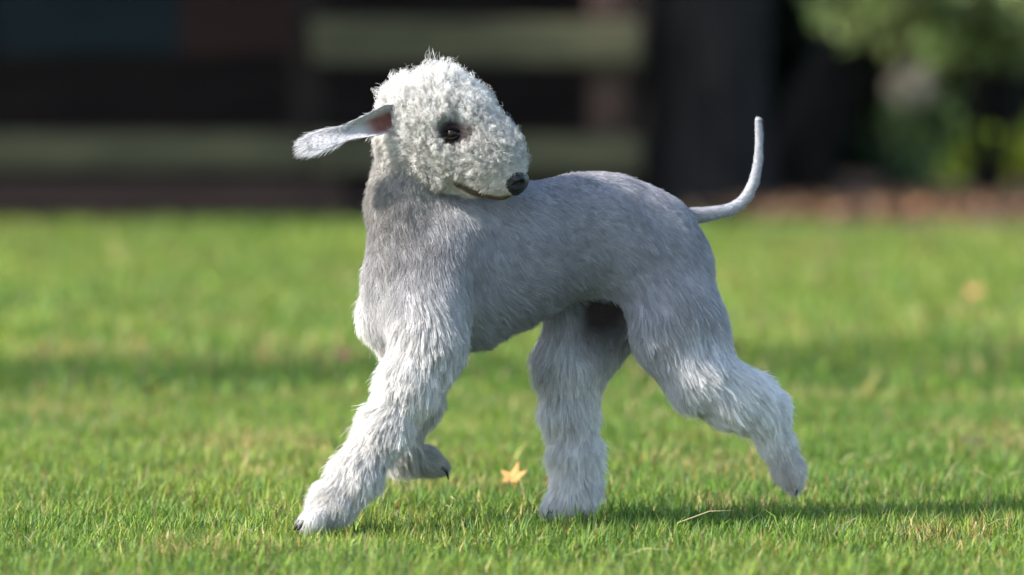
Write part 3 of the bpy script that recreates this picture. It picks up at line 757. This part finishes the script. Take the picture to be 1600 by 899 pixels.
def sample_surface(n, weight):
    T = np.concatenate([Q[:, [0, 1, 2]], Q[:, [0, 2, 3]]])
    ar = np.linalg.norm(np.cross(V[T[:, 1]] - V[T[:, 0]], V[T[:, 2]] - V[T[:, 0]]), axis=1) * weight[T].mean(1)
    i = np.searchsorted(np.cumsum(ar) / ar.sum(), rng.random(n)); i = np.minimum(i, len(T) - 1)
    a, b = rng.random(n), rng.random(n); f = a + b > 1; a[f], b[f] = 1 - a[f], 1 - b[f]
    w = np.c_[1 - a - b, a, b][..., None]
    P = (V[T[i]] * w).sum(1); Nm = (N[T[i]] * w).sum(1); Nm /= np.linalg.norm(Nm, axis=1)[:, None]
    return P, Nm

def strands(P, Nm, m=6):
    n = len(P)
    c, L, lift, d, curl, g = attributes(P)
    c, L = face_marks(P, mottle(P, c, g), L); c, L = groin_skin_shade(P, c, L, g)
    # combing direction along the skin, stirred by slow noise
    st = np.stack([vnoise(P, 45, 20 + i) - .5 for i in range(3)], 1) * 0.9
    d = d + st; d = d - (d * Nm).sum(1)[:, None] * Nm; d /= np.maximum(np.linalg.norm(d, axis=1), 1e-6)[:, None]
    lift_ = np.clip(lift + rng.normal(0, .15, n), .08, 1.0)[:, None]
    dir0 = Nm * lift_ + d * np.sqrt(np.clip(1 - lift_ ** 2, 0, 1)) + st * .35 * curl[:, None] + rng.normal(0, .10, (n, 3))
    dir0 /= np.linalg.norm(dir0, axis=1)[:, None]
    Ls = L * np.where(rng.random(n) < .05, 1.35, 1.0) * rng.uniform(.6, 1.15, n) * np.where(curl > .45, .62 + .76 * vnoise(P, 150, 30), 0.8 + .4 * vnoise(P, 90, 30))
    t = np.linspace(0, 1, m)
    bend = d * .35 + np.array([0, 0, -.22])
    X = P[:, None] + Ls[:, None, None] * (dir0[:, None] * t[None, :, None] + bend[:, None] * (t ** 2)[None, :, None] * (1 - .6 * lift_)[:, None])
    b1 = np.cross(dir0, rng.normal(0, 1, (n, 3))); b1 /= np.maximum(np.linalg.norm(b1, axis=1), 1e-6)[:, None]; b2 = np.cross(dir0, b1)
    ph = rng.uniform(0, 6.28, n)[:, None]; fr = (rng.uniform(.7, 1.3, n) + .9 * curl)[:, None]; amp = (curl * Ls * .20)[:, None] * np.sqrt(t)[None]
    X += b1[:, None] * (amp * np.sin(6.28 * fr * t + ph) - amp * np.sin(ph))[..., None] + b2[:, None] * (amp * np.cos(6.28 * fr * t + ph) - amp * np.cos(ph))[..., None]
    return X, c, L, curl, g

allc, allL, _, _, allcurl, _ = attributes(V)
dens = 0.75 + 0.75 * smoothstep(.005, .02, allL)
NH = 300000
P, Nm = sample_surface(NH, dens)
# keep the eye, nose and mouth clear
kp = (np.linalg.norm(P - eye_p, axis=1) > .0085) & (np.linalg.norm(P - FAR_EYE, axis=1) > .0085) & (np.linalg.norm(P - nc, axis=1) > 20 * S)
P, Nm = P[kp], Nm[kp]
X, hcol, hL, hcurl, hg = strands(P, Nm, 8)
# locks: tips drawn together towards a neighbouring guide strand
ng = 24000
gidx = rng.choice(len(P), ng, replace=False)
kd = KDTree(ng)
for i_, gI in enumerate(gidx): kd.insert(P[gI], i_)
kd.balance()
near = np.array([kd.find(p_)[1] for p_ in P])
guide = X[gidx[near]]
same = np.linalg.norm(P - P[gidx[near]], axis=1) < .012
tt = np.linspace(0, 1, X.shape[1]) ** 1.2
cl = (np.clip(.68 + .25 * rng.normal(0, 1, len(P)), 0, .95) * np.where(hcurl > .45, .9 * smoothstep(.005, .011, hL), .72 * smoothstep(.009, .017, hL)) * same)[:, None, None] * tt[None, :, None]
X = X * (1 - cl) + guide * cl
nap = np.where(np.isin(hg, ("neck", "head")), 1 + np.where(hg == "neck", .75, .30) * (vnoise(P, 240, 44) - .5), 1.0)
hcol = hcol * nap[:, None]
lock_tone = np.exp(rng.normal(0, .15, ng))[near]
hcol = hcol * (lock_tone * np.exp(rng.normal(0, .10, len(P))))[:, None]
hrad = (.00016 + .00008 * rng.random(len(P))) * (0.85 + .35 * smoothstep(.008, .02, hL))
for gname, oname in (("head", "head_wool"), ("neck", "neck_coat"), ("body", "body_coat"), ("tail", "tail_coat"), ("leg0", "leg_fur"), ("leg1", "leg_fur"), ("leg2", "leg_fur"), ("leg3", "leg_fur")):
    k = hg == gname
    hair(oname, X[k], np.clip(hcol[k], 0, .9), hrad[k], dog)

# ear hair: velvet on the flap, a silky tassel at the tip
def ear_hair(E_, nshort, ntas, tas_dir, L_tas):
    e, C, Ac, Nn, Wd, s, V0 = E_
    ns, nt_ = V0.shape[:2]
    def pick(n, s0, s1, t0=-1.0):
        a = rng.uniform(s0, s1, n) * (ns - 1); b = (rng.uniform(t0, 1, n) + 1) / 2 * (nt_ - 1)
        i, j = np.minimum(a.astype(int), ns - 2), np.minimum(b.astype(int), nt_ - 2); fa, fb = (a - i)[:, None], (b - j)[:, None]
        p = V0[i, j] * (1 - fa) * (1 - fb) + V0[i + 1, j] * fa * (1 - fb) + V0[i, j + 1] * (1 - fa) * fb + V0[i + 1, j + 1] * fa * fb
        T = C[np.minimum(i + 1, ns - 1)] - C[i]; T /= np.linalg.norm(T, axis=1)[:, None]
        return p, T, Nn[i], b / (nt_ - 1) * 2 - 1, a / (ns - 1)
    out, cols = [], []
    m = 6; t = np.linspace(0, 1, m)[None, :, None]
    p, T, Nq, tv, sv = pick(nshort, .05, .98)
    sideq = np.where((rng.random(nshort) < .6)[:, None], -1.0, 1.0)
    bare = (sideq[:, 0] > 0) & (sv < .48) & (tv < .55)
    p, T, Nq, sideq = p[~bare], T[~bare], Nq[~bare], sideq[~bare]; n = len(p)
    d = T * .9 + Nq * sideq * .35 + rng.normal(0, .12, (n, 3))
    L = rng.uniform(.004, .009, n)[:, None, None]
    out.append(p[:, None] + Nq[:, None] * sideq[:, None] * .001 + d[:, None] * L * t); cols.append(np.array([.50, .495, .515]) * np.exp(rng.normal(0, .28, (n, 1))))
    p, T, Nq, tv, sv = pick(ntas, .62, .99)
    n = ntas
    d = T * 1.0 + np.array(tas_dir) * .35 + Ac[-1] * (tv * .30)[:, None] + rng.normal(0, .10, (n, 3))
    L = (L_tas * rng.uniform(.55, 1.1, n))[:, None, None]
    wv = rng.normal(0, .06, (n, 1, 3)) * np.sin(t * 4 + rng.uniform(0, 6, (n, 1, 1)))
    out.append(p[:, None] + L * (d[:, None] * t + wv * t + np.array([0, 0, -.15]) * t ** 2)); cols.append(np.array([.56, .555, .57]) * np.exp(rng.normal(0, .28, (n, 1))))
    X_ = np.concatenate(out); c_ = np.concatenate(cols)
    hair("ear_tassel", X_, np.clip(c_, 0, .9), np.full(len(X_), .00019), e)
ear_hair(near_ear, 5000, 2600, px_dir(-1, .5), .014)
ear_hair(far_ear, 2500, 800, px_dir(0, 1), .012)
